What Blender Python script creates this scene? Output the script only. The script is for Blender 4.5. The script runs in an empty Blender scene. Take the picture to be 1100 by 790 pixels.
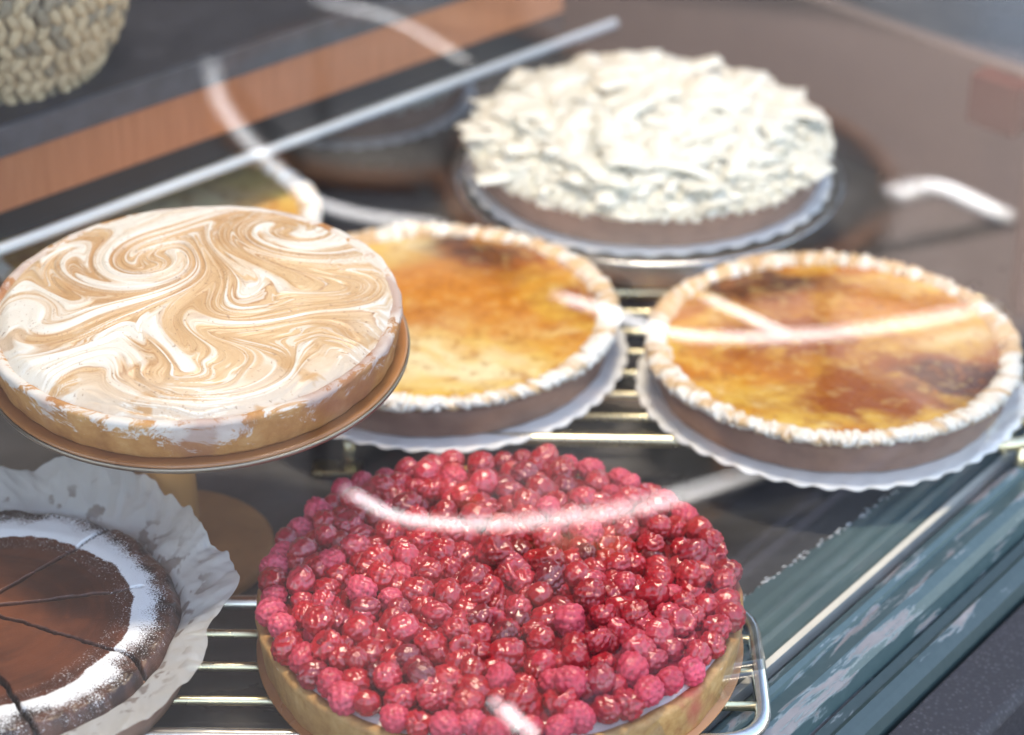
import bpy, bmesh, math, random
import numpy as np
from mathutils import Vector, Matrix, Euler
from math import sin, cos, pi, radians
random.seed(7); rng = np.random.default_rng(11)
scn = bpy.context.scene; COL = scn.collection

# ------------------------------------------------------------------ camera
H, PITCH, F = 0.872, radians(30.5), 2600.0
sp, cp = sin(PITCH), cos(PITCH)
def at(px, py, z):
    """the point at height z that lies behind a pixel of the 1100x790 photograph"""
    u, v = (px-550)/F, (py-395)/F
    d = (H-z)/(sp+v*cp)
    return Vector((u*d, d*(cp-v*sp), z))
cam = bpy.data.cameras.new('camera'); co = bpy.data.objects.new('camera', cam); COL.objects.link(co)
co.location = (0, 0, H); co.rotation_euler = Euler((pi/2-PITCH, 0, 0))
cam.sensor_width = 36; cam.lens = F/1100*36; cam.clip_end = 500; cam.clip_start = .05
cam.dof.use_dof = True; cam.dof.focus_distance = 1.36; cam.dof.aperture_fstop = 3.8
scn.camera = co

# ------------------------------------------------------------------ tags, linking
def tag(o, label=None, cat=None, group=None, kind=None):
    if label: o['label'] = label
    if cat: o['category'] = cat
    if group: o['group'] = group
    if kind: o['kind'] = kind
    return o
def empty(name, loc, label, cat, group=None):
    o = bpy.data.objects.new(name, None); COL.objects.link(o); o.location = loc; o.empty_display_size = .02
    return tag(o, label, cat, group)
def link(name, me, mat=None, parent=None, loc=None):
    o = bpy.data.objects.new(name, me); COL.objects.link(o)
    if mat is not None: me.materials.append(mat)
    if parent is not None: o.parent = parent
    if loc is not None: o.location = loc
    return o
def mesh_np(name, V, Fq, smooth=True, col=None, extra=None):
    me = bpy.data.meshes.new(name)
    me.from_pydata([tuple(v) for v in np.asarray(V).tolist()], [], [tuple(f) for f in Fq])
    me.update()
    if smooth: me.shade_smooth()
    if col is not None:
        a = me.attributes.new('tint', 'FLOAT_COLOR', 'POINT')
        c = np.ones((len(V), 4), np.float32); c[:, :3] = col
        a.data.foreach_set('color', c.ravel())
    for k, val in (extra or {}).items():
        a = me.attributes.new(k, 'FLOAT', 'POINT'); a.data.foreach_set('value', np.asarray(val, np.float32))
    return me

# ------------------------------------------------------------------ noise in numpy
_T = np.random.default_rng(3).random((256, 256))
def vnoise(x, y):
    xi, yi = np.floor(x).astype(int), np.floor(y).astype(int)
    fx, fy = x-xi, y-yi; fx = fx*fx*(3-2*fx); fy = fy*fy*(3-2*fy)
    g = lambda a, b: _T[a & 255, b & 255]
    return (g(xi, yi)*(1-fx)+g(xi+1, yi)*fx)*(1-fy)+(g(xi, yi+1)*(1-fx)+g(xi+1, yi+1)*fx)*fy
def fbm(x, y, o=4, seed=0):
    s, a, n = 0, .5, 0
    for k in range(o):
        s = s+a*vnoise(x+37.1*k+seed*17.3, y+11.7*k+seed*5.1); n += a; a *= .5; x = x*2.03; y = y*2.03
    return s/n
def ss(a, b, x):
    t = np.clip((x-a)/(b-a), 0, 1); return t*t*(3-2*t)
def mixc(c, d, t):
    t = np.asarray(t)[..., None]; return np.asarray(c)*(1-t)+np.asarray(d)*t

# ------------------------------------------------------------------ mesh builders
def polar(name, nr, nt, rfun, hfun, cfun=None, r0=0.0, extra=None, power=1.0):
    """a round sheet: rfun(t) outer radius, hfun(x,y,r,t) height, cfun colour"""
    s = (np.arange(nr+1)/nr)**power
    t = np.arange(nt)/nt*2*pi
    S, T = np.meshgrid(s, t, indexing='ij')
    R = r0+(rfun(T)-r0)*S
    X, Y = R*np.cos(T), R*np.sin(T)
    out = hfun(X, Y, S, T)
    if isinstance(out, tuple): X, Y, Z = out
    else: Z = out
    V = np.stack([X, Y, Z], -1).reshape(-1, 3)
    fs = []
    for i in range(nr):
        a = i*nt; b = a+nt
        for j in range(nt):
            k = (j+1) % nt
            fs.append((a+j, b+j, b+k, a+k))
    C = cfun(X, Y, S, T).reshape(-1, 3) if cfun else None
    ex = {k: f(X, Y, S, T).ravel() for k, f in (extra or {}).items()}
    return mesh_np(name, V, fs, True, C, ex)
def lathe(name, prof, n=96, smooth=True, wob=None, cap=True):
    """prof: list of (r,z) from the bottom centre up"""
    V, fs = [], []
    for i, (r, z) in enumerate(prof):
        for j in range(n):
            t = 2*pi*j/n; rr = r if wob is None else r*(1+wob(t, z))
            V.append((rr*cos(t), rr*sin(t), z))
    for i in range(len(prof)-1):
        for j in range(n):
            k = (j+1) % n; fs.append((i*n+j, i*n+k, (i+1)*n+k, (i+1)*n+j))
    if cap:
        fs.append(tuple(range(n-1, -1, -1))); m = (len(prof)-1)*n; fs.append(tuple(m+j for j in range(n)))
    return mesh_np(name, V, fs, smooth)
def rounded_path(pts, rad, closed, n=8):
    out = []; m = len(pts)
    for i in range(m):
        p = Vector(pts[i])
        if not closed and i in (0, m-1): out.append(p); continue
        a = (Vector(pts[i-1])-p); b = (Vector(pts[(i+1) % m])-p)
        r = min(rad, a.length*.45, b.length*.45)
        q0, q1 = p+a.normalized()*r, p+b.normalized()*r
        for k in range(n+1):
            t = k/n; out.append(q0*(1-t)**2+p*2*t*(1-t)+q1*t*t)
    return out
def tube(name, pts, rad, closed=False, n=14, bend=0.02):
    P = rounded_path(pts, bend, closed) if bend else [Vector(p) for p in pts]
    bm = bmesh.new(); rings = []; m = len(P); nrm = None
    for i in range(m):
        if closed: d = P[(i+1) % m]-P[i-1]
        else: d = P[min(i+1, m-1)]-P[max(i-1, 0)]
        d.normalize()
        if nrm is None: nrm = d.orthogonal().normalized()
        nrm = (nrm-d*nrm.dot(d)).normalized(); bn = d.cross(nrm)
        rings.append([bm.verts.new(P[i]+(nrm*cos(2*pi*k/n)+bn*sin(2*pi*k/n))*rad) for k in range(n)])
    for i in range(m if closed else m-1):
        A, B = rings[i], rings[(i+1) % m]
        off = 0
        if closed and i == m-1:
            off = min(range(n), key=lambda q: (A[0].co-B[q].co).length)
        for k in range(n):
            bm.faces.new((A[k], A[(k+1) % n], B[(k+1+off) % n], B[(k+off) % n]))
    if not closed:
        bm.faces.new(rings[0][::-1]); bm.faces.new(rings[-1])
    bmesh.ops.recalc_face_normals(bm, faces=bm.faces)
    me = bpy.data.meshes.new(name); bm.to_mesh(me); bm.free(); me.shade_smooth(); return me
def prism(name, prof, o, du, dt, length, smooth=False, segs=1, bevel=0.0, wob=0.0):
    """profile of (u,z) in the plane spanned by du and up, swept along dt"""
    bm = bmesh.new(); rings = []
    for s in range(segs+1):
        rings.append([bm.verts.new(o+du*u+Vector((0, 0, z))+dt*(length*s/segs)) for u, z in prof])
    n = len(prof)
    for s in range(segs):
        for k in range(n): bm.faces.new((rings[s][k], rings[s][(k+1) % n], rings[s+1][(k+1) % n], rings[s+1][k]))
    bm.faces.new(rings[0][::-1]); bm.faces.new(rings[-1])
    bmesh.ops.recalc_face_normals(bm, faces=bm.faces)
    if bevel:
        es = [e for e in bm.edges if abs((e.verts[0].co-e.verts[1].co).normalized().dot(dt)) > .99]
        bmesh.ops.bevel(bm, geom=es, offset=bevel, segments=2, profile=.5, affect='EDGES')
    me = bpy.data.meshes.new(name); bm.to_mesh(me); bm.free()
    if smooth: me.shade_smooth()
    return me
def box(name, lo, hi, bevel=0.0):
    bm = bmesh.new(); bmesh.ops.create_cube(bm, size=1)
    for v in bm.verts:
        v.co = Vector([(lo[i]+hi[i])/2+v.co[i]*(hi[i]-lo[i]) for i in range(3)])
    if bevel: bmesh.ops.bevel(bm, geom=bm.edges[:], offset=bevel, segments=3, profile=.5, affect='EDGES')
    me = bpy.data.meshes.new(name); bm.to_mesh(me); bm.free(); return me

# ------------------------------------------------------------------ materials
class NT:
    def __init__(s, name):
        s.m = bpy.data.materials.new(name); s.m.use_nodes = True; s.t = s.m.node_tree; s.t.nodes.clear()
        s.out = s.t.nodes.new('ShaderNodeOutputMaterial')
    def n(s, typ, **kw):
        nd = s.t.nodes.new('ShaderNode'+typ)
        for k, v in kw.items():
            if hasattr(nd, k) and k not in nd.inputs: setattr(nd, k, v)
            else: s.set(nd, k, v)
        return nd
    def set(s, nd, k, v):
        i = nd.inputs[k]
        if isinstance(v, bpy.types.NodeSocket): s.t.links.new(v, i)
        else:
            if isinstance(v, (tuple, list)) and len(v) == 3 and i.type == 'RGBA': v = (*v, 1)
            i.default_value = v
    def coord(s, scale=(1, 1, 1), rot=(0, 0, 0), kind='Object'):
        tc = s.n('TexCoord'); mp = s.n('Mapping'); s.t.links.new(tc.outputs[kind], mp.inputs['Vector'])
        mp.inputs['Scale'].default_value = scale; mp.inputs['Rotation'].default_value = rot; return mp.outputs[0]
    def noise(s, scale, detail=4, rough=.55, vec=None, dist=0.0):
        nd = s.n('TexNoise', Scale=scale, Detail=detail, Roughness=rough, Distortion=dist)
        s.t.links.new(vec if vec is not None else s.coord(), nd.inputs['Vector']); return nd.outputs['Fac']
    def ramp(s, f, stops):
        r = s.n('ValToRGB'); s.t.links.new(f, r.inputs[0]); e = r.color_ramp.elements
        while len(e) < len(stops): e.new(.5)
        for k, (p, c) in enumerate(stops):
            e[k].position = p; e[k].color = (*c, 1) if len(c) == 3 else c
        return r.outputs[0]
    def mix(s, f, a, b, mode='MIX'):
        m = s.n('Mix', data_type='RGBA', blend_type=mode)
        for k, v in ((0, f), (6, a), (7, b)):
            if isinstance(v, bpy.types.NodeSocket): s.t.links.new(v, m.inputs[k])
            else: m.inputs[k].default_value = v if k == 0 else ((*v, 1) if len(v) == 3 else v)
        return m.outputs[2]
    def math(s, op, a, b=0.0, c=None):
        m = s.n('Math', operation=op)
        for k, v in enumerate((a, b) if c is None else (a, b, c)):
            if isinstance(v, bpy.types.NodeSocket): s.t.links.new(v, m.inputs[k])
            else: m.inputs[k].default_value = v
        return m.outputs[0]
    def attr(s, name, out='Color'):
        a = s.n('Attribute'); a.attribute_name = name; return a.outputs[out]
    def bump(s, h, strength=.3, dist=.001):
        return s.n('Bump', Height=h, Strength=strength, Distance=dist).outputs[0]
    def bsdf(s, **kw):
        b = s.n('BsdfPrincipled')
        for k, v in kw.items(): s.set(b, k.replace('_', ' '), v)
        s.t.links.new(b.outputs[0], s.out.inputs[0]); return s.m

def mat_tint(name, rough, spec=.5, nscale=300, bstr=.3, bdist=.0006, sss=0.0, ssr=(.004, .003, .002), coat=0.0, coatr=.1, rvar=0.1):
    t = NT(name); nz = t.noise(nscale, 3)
    c = t.mix(t.math('MULTIPLY', nz, .25), t.attr('tint'), (1, 1, 1), 'SOFT_LIGHT')
    kw = dict(Base_Color=c, Roughness=t.math('ADD', rough-rvar/2, t.math('MULTIPLY', nz, rvar)), Specular_IOR_Level=spec, Normal=t.bump(nz, bstr, bdist))
    if sss: kw.update(Subsurface_Weight=sss, Subsurface_Radius=ssr, Subsurface_Scale=1.0)
    if coat: kw.update(Coat_Weight=coat, Coat_Roughness=coatr)
    return t.bsdf(**kw)
def mat_metal(name, col, rough, nscale=40, stretch=(1, 1, 1)):
    t = NT(name); nz = t.noise(nscale, 4, vec=t.coord(stretch))
    c = t.mix(nz, tuple(x*.8 for x in col), col)
    return t.bsdf(Base_Color=c, Metallic=1.0, Roughness=t.math('ADD', rough*.7, t.math('MULTIPLY', nz, rough*.6)), Normal=t.bump(t.noise(600, 2), .05, .0002))
def mat_plain(name, ca, cb, scale, rough, bstr=.15, bdist=.0005, spec=.5, metal=0.0, stretch=(1, 1, 1), rot=(0, 0, 0), detail=5):
    t = NT(name); v = t.coord(stretch, rot); nz = t.noise(scale, detail, vec=v)
    c = t.ramp(nz, [(.3, ca), (.7, cb)])
    return t.bsdf(Base_Color=c, Roughness=t.math('ADD', rough-.08, t.math('MULTIPLY', nz, .16)), Metallic=metal, Specular_IOR_Level=spec, Normal=t.bump(nz, bstr, bdist))

M_chrome = mat_metal('brushed_steel', (.78, .78, .76), .22)
M_brass = mat_metal('pale_brass', (.80, .72, .48), .28)
M_doily = mat_plain('doily_paper', (.80, .80, .79), (.88, .88, .86), 60, .7)
M_wood = mat_plain('turned_wood', (.30, .13, .04), (.50, .25, .085), 22, .45, stretch=(1, 1, .12))
M_slate = mat_plain('slate_top', (.012, .013, .019), (.026, .027, .036), 35, .42, .2, .0004, spec=.3)
M_slate_edge = mat_plain('slate_edge', (.035, .04, .05), (.065, .07, .085), 60, .45, .2, .0004)
M_black = mat_plain('black_band', (.006, .007, .009), (.011, .012, .015), 20, .4, spec=.3)
M_rail = mat_plain('pale_rail', (.55, .60, .64), (.68, .73, .76), 12, .35, .05)
M_seat = mat_plain('seat_top', (.02, .02, .022), (.035, .035, .038), 20, .6)
M_seatrim = mat_plain('seat_rim', (.10, .042, .018), (.14, .06, .026), 30, .4)
M_seatrim_dark = mat_plain('seat_rim_dark', (.075, .034, .016), (.10, .045, .02), 30, .5)
M_chairwhite = mat_plain('white_lacquer', (.78, .82, .90), (.82, .86, .93), 30, .3)
M_chairdark = mat_plain('dark_lacquer', (.012, .011, .011), (.022, .02, .02), 30, .6)

# ------------------------------------------------------------------ frame of the window bay
A, B = at(820, 735, 0.0), at(1075, 510, 0.0)
TD = (B-A); TD.z = 0; TD.normalize()                # along the pane
ND = Vector((TD.y, -TD.x, 0))                       # outwards
def uv(u, t, z=0.0): return A+ND*u+TD*t+Vector((0, 0, z))
LA, LB = at(0, 272, .10), at(660, 28, .10)          # foot of the upper counter's face
LT = (LB-LA); LT.z = 0; LT.normalize(); LN = Vector((-LT.y, LT.x, 0))   # inwards

# floor of the bay: dark stone, cloudy grey reflections painted into its colour
t = NT('dark_stone_floor')
big = t.noise(7, 5, .6, dist=.6); fine = t.noise(90, 5)
c = t.ramp(big, [(.35, (.022, .023, .026)), (.5, (.045, .046, .05)), (.66, (.11, .112, .12))])
c = t.mix(t.math('MULTIPLY', fine, .5), c, (.06, .05, .045))
M_floor = t.bsdf(Base_Color=c, Roughness=t.ramp(big, [(.3, (.22,)*3), (.7, (.42,)*3)]), Normal=t.bump(fine, .1, .0004))
bm = bmesh.new()
c4 = [A-ND*.012-TD*1.3, A-ND*.012+TD*1.9, A-ND*2.0+TD*1.9, A-ND*2.0-TD*1.3]
bm.faces.new([bm.verts.new(p) for p in c4]); bmesh.ops.recalc_face_normals(bm, faces=bm.faces)
me = bpy.data.meshes.new('floor'); bm.to_mesh(me); bm.free()
tag(link('floor', me, M_floor), kind='structure')

# ------------------------------------------------------------------ window: teal sill, mouldings, bead, glass
def teal(name, wear, seed, dark=1.0, band=None):
    t = NT(name); rz = math.atan2(TD.y, TD.x)
    v = t.coord((1, 1, 1), (0, 0, -rz)); vs = t.n('Mapping'); t.t.links.new(v, vs.inputs['Vector'])
    vs.inputs['Scale'].default_value = (16, 90, 90); vs.inputs['Location'].default_value = (seed, seed*.7, 0)
    a = t.n('TexNoise', Scale=1.0, Detail=7, Roughness=.62, Distortion=.3); t.t.links.new(vs.outputs[0], a.inputs['Vector']); a = a.outputs['Fac']
    f = t.noise(160, 4)
    base = t.mix(f, (.044*dark, .080*dark, .084*dark), (.074*dark, .116*dark, .118*dark))
    under = t.mix(t.noise(70, 3), (.17, .155, .155), (.29, .27, .265))
    m = t.ramp(a, [(wear, (0,)*3), (wear+.02, (1,)*3)])
    edge = t.ramp(a, [(wear-.03, (0,)*3), (wear-.005, (.5,)*3), (wear+.02, (0,)*3)])
    c = t.mix(m, base, under); c = t.mix(edge, c, (.34, .38, .39))
    h = t.math('SUBTRACT', t.math('MULTIPLY', f, .3), m)
    return t.bsdf(Base_Color=c, Roughness=t.mix(m, (.36,)*3, (.75,)*3), Normal=t.bump(h, .5, .0008))
win = empty('shop_window', uv(0, .2), 'old shop window with peeling teal wooden frame and clear glass pane in front of the tarts', 'window')
def wpart(name, me, m, label=None):
    o = link(name, me, m, win); o.matrix_parent_inverse = Matrix.Translation(-win.location); return tag(o, label)
T0, TL = -1.3, 3.2
O = A+TD*T0
# inner painted board with a chipped edge along the stone
bm = bmesh.new(); rr = random.Random(5)
q0, q1, q2 = at(770, 662, .006), at(915, 562, .006), at(1010, 492, .006)
inner = []
def lerp(a, b, t): return a+(b-a)*t
ed = [lerp(q0, q0-(q1-q0).normalized()*1.2, 1)]
for k in range(91):
    s = k/90; p = lerp(q0, q1, s*2) if s < .5 else lerp(q1, q2, s*2-1)
    ed.append(p+Vector((rr.uniform(-1, 1), rr.uniform(-1, 1), 0))*.0011)
ed.append(q2+(q2-q1).normalized()*1.2)
fr = []
for p in ed:
    s = (p-A).dot(TD); fr.append(A+TD*s+ND*-.002+Vector((0, 0, .006)))
top = [bm.verts.new(p) for p in ed]; fro = [bm.verts.new(p) for p in fr]
bot = [bm.verts.new(Vector((p.x, p.y, .0005))) for p in ed]
for i in range(len(ed)-1):
    bm.faces.new((top[i], fro[i], fro[i+1], top[i+1])); bm.faces.new((bot[i], top[i], top[i+1], bot[i+1]))
bmesh.ops.recalc_face_normals(bm, faces=bm.faces)
me = bpy.data.meshes.new('inner_sill'); bm.to_mesh(me); bm.free()
wpart('inner_sill', me, mat_plain('teal_inner', (.040, .080, .090), (.062, .110, .120), 14, .5, .1, detail=8))
# chips of pale filler along the edge
V, fs = [], []
for k in range(90):
    s = rr.random(); p = lerp(q0, q1, s*2) if s < .5 else lerp(q1, q2, s*2-1)
    p = p+Vector((rr.uniform(-.0025, .0012), rr.uniform(-.0025, .0012), .0008)); L = rr.uniform(.0006, .003)*(1 if rr.random() < .85 else 2.4); W = rr.uniform(.0003, .0010)
    d = (q1-q0).normalized(); e = Vector((-d.y, d.x, 0)); b = len(V); m = rr.randint(5, 7)
    for j in range(m):
        a = 2*pi*j/m; V.append(tuple(p+d*cos(a)*L*rr.uniform(.6, 1)+e*sin(a)*W*rr.uniform(.6, 1)))
    V.append(tuple(p+Vector((0, 0, .0006))))
    for j in range(m): fs.append((b+j, b+(j+1) % m, b+m))
wpart('paint_chip', mesh_np('paint_chips', V, fs, False), mat_plain('chip_white', (.5, .52, .52), (.68, .7, .7), 90, .8))['kind'] = 'stuff'
# mouldings (u outwards, z up)
wpart('glazing_bead', prism('bead', [(-.0055, .0), (-.0055, .0075), (-.0045, .009), (.0, .009), (.0, .0)], O-ND*.0005, ND, TD, TL), mat_plain('bead_pale', (.66, .64, .58), (.80, .78, .70), 30, .7, stretch=(1, 1, 1)))
prof = [(.008, .0), (.008, .011), (.013, .0125), (.016, .0105), (.0175, .007), (.0205, .0075), (.028, .009), (.034, .0065), (.0375, .001), (.0385, -.03), (.008, -.03)]
wpart('bottom_rail', prism('rail_profile', prof, O, ND, TD, TL), teal('teal_rail', .56, 9.2, 1.0))
prof = [(.0405, -.012), (.047, -.013), (.0505, -.011), (.055, -.0135), (.060, -.017), (.0625, -.024), (.0625, -.05), (.0405, -.05)]
wpart('outer_moulding', prism('outer_profile', prof, O, ND, TD, TL), teal('teal_outer', .63, 2.7, .6))
# glass: clear, with a plain Fresnel reflection on both faces
t = NT('window_glass')
geo = t.n('NewGeometry'); ior = t.n('Mix', data_type='FLOAT'); t.t.links.new(geo.outputs['Backfacing'], ior.inputs[0])
ior.inputs[2].default_value = 1.62; ior.inputs[3].default_value = 1/1.62
fr_ = t.n('Fresnel'); t.t.links.new(ior.outputs[0], fr_.inputs['IOR'])
tr = t.n('BsdfTransparent', Color=(.985, .99, .988)); gl = t.n('BsdfGlossy', Color=(1, 1, 1), Roughness=0.0)
mx = t.n('MixShader'); t.t.links.new(fr_.outputs[0], mx.inputs[0]); t.t.links.new(tr.outputs[0], mx.inputs[1]); t.t.links.new(gl.outputs[0], mx.inputs[2])
t.t.links.new(mx.outputs[0], t.out.inputs[0]); M_glass = t.m
g = prism('pane', [(.001, .004), (.001, 2.99), (.007, 2.99), (.007, .004)], O, ND, TD, TL)
wpart('glass_pane', g, M_glass)

# stone sill outside, facade, building shell, ground
t = NT('granite'); v1 = t.n('TexVoronoi', Scale=330.0); t.t.links.new(t.coord(), v1.inputs['Vector'])
sp_ = t.ramp(v1.outputs['Distance'], [(.0, (.16, .155, .165)), (.18, (.06, .057, .065)), (.42, (.018, .017, .02)), (1, (.012, .011, .014))])
c = t.mix(t.noise(45, 6, .7), sp_, (.022, .020, .028), 'MIX')
M_granite = t.bsdf(Base_Color=c, Roughness=.62, Normal=t.bump(t.noise(500, 5, .7), .6, .0012))
st = prism('stone_sill', [(.0655, -.025), (.103, -.030), (.108, -.035), (.1085, -.12), (.0655, -.12)], O, ND, TD, TL, bevel=.0015)
tag(link('stone_sill', st, M_granite), 'dark speckled granite sill running along the foot of the teal window frame', 'window sill')
M_step = mat_plain('blue_stone', (.020, .021, .036), (.042, .042, .062), 60, .6, .4, .001)
st = prism('stone_ledge', [(.112, -.072), (.146, -.076), (.148, -.16), (.112, -.16)], O, ND, TD, TL, bevel=.0015)
tag(link('stone_ledge', st, M_step), 'lower smooth blue-black stone ledge outside the granite sill', 'ledge')
M_fac = mat_plain('plaster', (.30, .29, .28), (.36, .35, .33), 20, .85)
def slab(name, u0, u1, t0, t1, z0, z1, m):
    return tag(link(name, prism(name, [(u0, z0), (u1, z0), (u1, z1), (u0, z1)], A+TD*t0, ND, TD, t1-t0), m), kind='structure')
slab('outer_wall', -.3, .125, -4.5, 6.5, -.72, -.17, M_fac)
M_ceil = mat_plain('ceiling_white', (.72, .71, .69), (.78, .77, .75), 10, .9)
slab('ceiling', -3.2, .09, -5.5, 6.5, 3.0, 3.2, M_ceil)  # unseen slab added as a sun block, outer edge set to shade the sill
slab('back_wall', -3.4, -3.22, -4.5, 6.5, -.1, 2.99, mat_plain('shop_wall', (.30, .24, .20), (.36, .29, .25), 6, .8))
slab('pier', -.28, .008, -4.5, -1.32, -.168, 2.99, M_fac)
slab('pier', -.28, .008, 1.92, 6.5, -.168, 2.99, M_fac)
# ground outside
t = NT('paving'); vb = t.n('TexBrick'); t.t.links.new(t.coord((3.2, 3.2, 3.2), (0, 0, .4)), vb.inputs['Vector'])
for k, vv in (('Color1', (.088, .068, .066, 1)), ('Color2', (.108, .082, .078, 1)), ('Mortar', (.10, .08, .075, 1)), ('Mortar Size', .008)): vb.inputs[k].default_value = vv
M_pave = t.bsdf(Base_Color=t.mix(t.math('MULTIPLY', t.noise(3, 5), .5), vb.outputs[0], (.088, .068, .064)), Roughness=.85)
M_road = mat_plain('asphalt', (.009, .009, .011), (.018, .018, .022), 3, .85)
def sheet(name, pts, m, z):
    bm = bmesh.new(); f = bm.faces.new([bm.verts.new((p[0], p[1], z)) for p in pts]); f.normal_update()
    if f.normal.z < 0: f.normal_flip()
    me = bpy.data.meshes.new(name); bm.to_mesh(me); bm.free(); return tag(link(name, me, m), kind='structure')
sheet('ground', [(-150, -150), (150, -150), (150, 150), (-150, 150)], M_road, -.72)
def mir(p):
    """where a thing stands in the street when its reflection in the pane is seen at p"""
    p = Vector(p); return p-ND*(2*((p-A).dot(ND)-.007))
pv = [mir(at(px, py, -.716)) for px, py in ((560, -20), (900, 20), (1130, 70), (1300, 600), (760, 560), (640, 330))]
sheet('pavement', [(p.x, p.y) for p in pv], M_pave, -.716)

# ------------------------------------------------------------------ upper counter
LO = LA-LT*.9; LL = (at(604, 45, .10)-LO).dot(LT)
cnt = empty('counter', LA, 'long dark slate-topped counter with a copper coloured wooden band along its face', 'counter')
def cpart(name, me, m):
    o = link(name, me, m, cnt); o.matrix_parent_inverse = Matrix.Translation(-LA); return o
M_copper = mat_plain('copper_wood', (.38, .135, .055), (.48, .18, .08), 30, .45, .1, stretch=(8, 8, .5), detail=6)
cpart('slate_top', prism('s', [(.004, .068), (.75, .068), (.75, .090), (.004, .090)], LO, LN, LT, LL+.001, bevel=.0012), M_slate)
cpart('slate_edging', prism('se', [(.0, .0685), (.0035, .0685), (.0035, .0885), (.0, .0885)], LO, LN, LT, LL), M_slate_edge)
cpart('wood_band', prism('w', [(.004, .027), (.70, .027), (.70, .0675), (.004, .0675)], LO, LN, LT, LL-.001), M_copper)
cpart('black_band', prism('b', [(.003, .007), (.70, .007), (.70, .0265), (.003, .0265)], LO, LN, LT, LL), M_black)
cpart('metal_rail', tube('r', [LO+Vector((0, 0, .003))-LN*.001, LB+Vector((0, 0, .003))-LN*.001], .0040, bend=0), M_rail)
cpart('bracket', prism('k', [(.45, -.099), (.70, -.099), (.70, .0065), (.45, .0065)], LO, LN, LT, LL), M_black)

# ------------------------------------------------------------------ right hand post; added panel and block in place of reflections
t = NT('brown_panel'); nz = t.noise(2.6, 5, .6, dist=.4)
c = t.ramp(nz, [(.3, (.11, .080, .070)), (.7, (.17, .125, .11))])
M_panel = t.bsdf(Base_Color=c, Roughness=.5, Normal=t.bump(t.noise(30, 4), .1, .001))
W0 = at(600, 47, 0); W1 = at(1130, 262, 0); WD = (W1-W0); WL = WD.length; WD.normalize(); WN = Vector((-WD.y, WD.x, 0))
WL2 = ((W0-A).dot(ND)*-1-.012)/WD.dot(ND)
pan = prism('reflection_panel', [(0, .001), (.018, .001), (.018, .128), (0, .128)], W0-WD*.05, WN, WD, WL2+.03, bevel=.002)  # added panel, its brown imitates paving reflected in the glass
tag(link('reflection_panel', pan, M_panel), 'low brown panel added in place of the street reflection behind the white tart', 'panel')
pb = at(1110, 330, 0)
tag(link('wooden_post', box('wp', (-.016, -.016, .001), (.016, .016, .5), .002), mat_plain('post_wood', (.12, .06, .045), (.2, .11, .08), 10, .5, stretch=(1, 1, .1)), loc=pb),
    'reddish brown wooden corner post at the right edge of the display', 'post')
rb = W0+WD*((at(1068, 238, 0)-W0).dot(WD))-WN*.0135
o = link('red_reflection_block', box('rbk', (-.022, -.010, .086), (.022, .0128, .127), .002), mat_plain('brick_red', (.07, .009, .004), (.10, .014, .006), 20, .8, spec=.1), loc=rb)  # added block, stands in for something red reflected from outdoors
o.rotation_euler.z = math.atan2(WD.y, WD.x); tag(o, 'small brick-red block added in place of a reflection, on the brown panel beside the right post', 'block')

# ------------------------------------------------------------------ wire racks
def rack(label, x0, x1, y0, y1, z, rot, nb, m_bar, m_frame, rf, rb_, foot=True, plate=False):
    cx, cy = (x0+x1)/2, (y0+y1)/2
    r = empty('cooling_rack', (cx, cy, 0), label, 'rack', 'metal racks under the tarts'); r.rotation_euler.z = rot
    hx, hy = (x1-x0)/2, (y1-y0)/2
    link('frame', tube('frame', [(-hx, -hy, z), (hx, -hy, z), (hx, hy, z), (-hx, hy, z)], rf, True, bend=.03), m_frame, r)
    for k in range(nb):
        yy = -hy+2*hy*(k+1)/(nb+1)
        link('bar', tube('bar', [(-hx, yy, z), (hx, yy, z)], rb_, bend=0), m_bar, r)
    if foot:
        for sx in (-1, 1):
            for sy in (-1, 1):
                X, Y = sx*(hx-.012), sy*(hy-.004)
                link('foot', tube('foot', [(X, Y, z-rf*.5), (X, Y, .001)], .004, bend=0), m_bar, r)
    if plate: link('foot_plate', box('fp', (-hx-.012, -hy-.006, .0008), (-hx+.020, -hy+.008, .005), .001), m_bar, r)
    return r
ZR = .018; ZR1 = .029
y_f = at(680, 474, ZR1).y; y_b = at(670, 381, ZR).y
rack('brass coloured wire rack carrying the two caramelised tarts', at(355, 500, ZR1).x, at(1125, 480, ZR1).x, y_f, y_f+.20, ZR1, radians(-1.5), 6, M_brass, M_brass, .0042, .0026, plate=True)
x2 = at(817, 735, ZR).x
rack('silver wire rack with rounded corners carrying the raspberry tart and chocolate cake', -.62, x2, at(500, 789, ZR).y, at(255, 646, ZR).y, ZR, radians(-1.0), 3, M_brass, M_chrome, .0046, .0028)

# ------------------------------------------------------------------ shared tart bits
def doily(parent, R, z, k=46, amp=.0022, seed=0, lift=.0012):
    rf = lambda T: R+amp*np.abs(np.sin(k/2*T+seed))+.0007*np.sin(5*T+seed)
    def hf(X, Y, S, T):
        return z+lift*np.sin(3*T+seed)*S**6+.0008*ss(.93, 1, S)*np.sin(k*T)
    me = polar('doily', 24, 552, rf, hf)
    o = link('doily', me, M_doily, parent); md = o.modifiers.new('t', 'SOLIDIFY'); md.thickness = .0008
    return o
def case(parent, name, R, z0, z1, m, flare=1.03, n=180, seed=0):
    wob = lambda t, z: .004*math.sin(11*t+seed)*math.sin(3*t)+.0025*math.sin(37*t+seed)
    R0 = R/flare
    prof = [(R0-.01, z0), (R0-.001, z0), (R0, z0+.002), (R-.0005, z1-.003), (R-.0015, z1-.0005), (R-.005, z1), (R-.009, z1-.002)]
    me = lathe(name, prof, n, True, wob); return link(name, me, m, parent)
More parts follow.
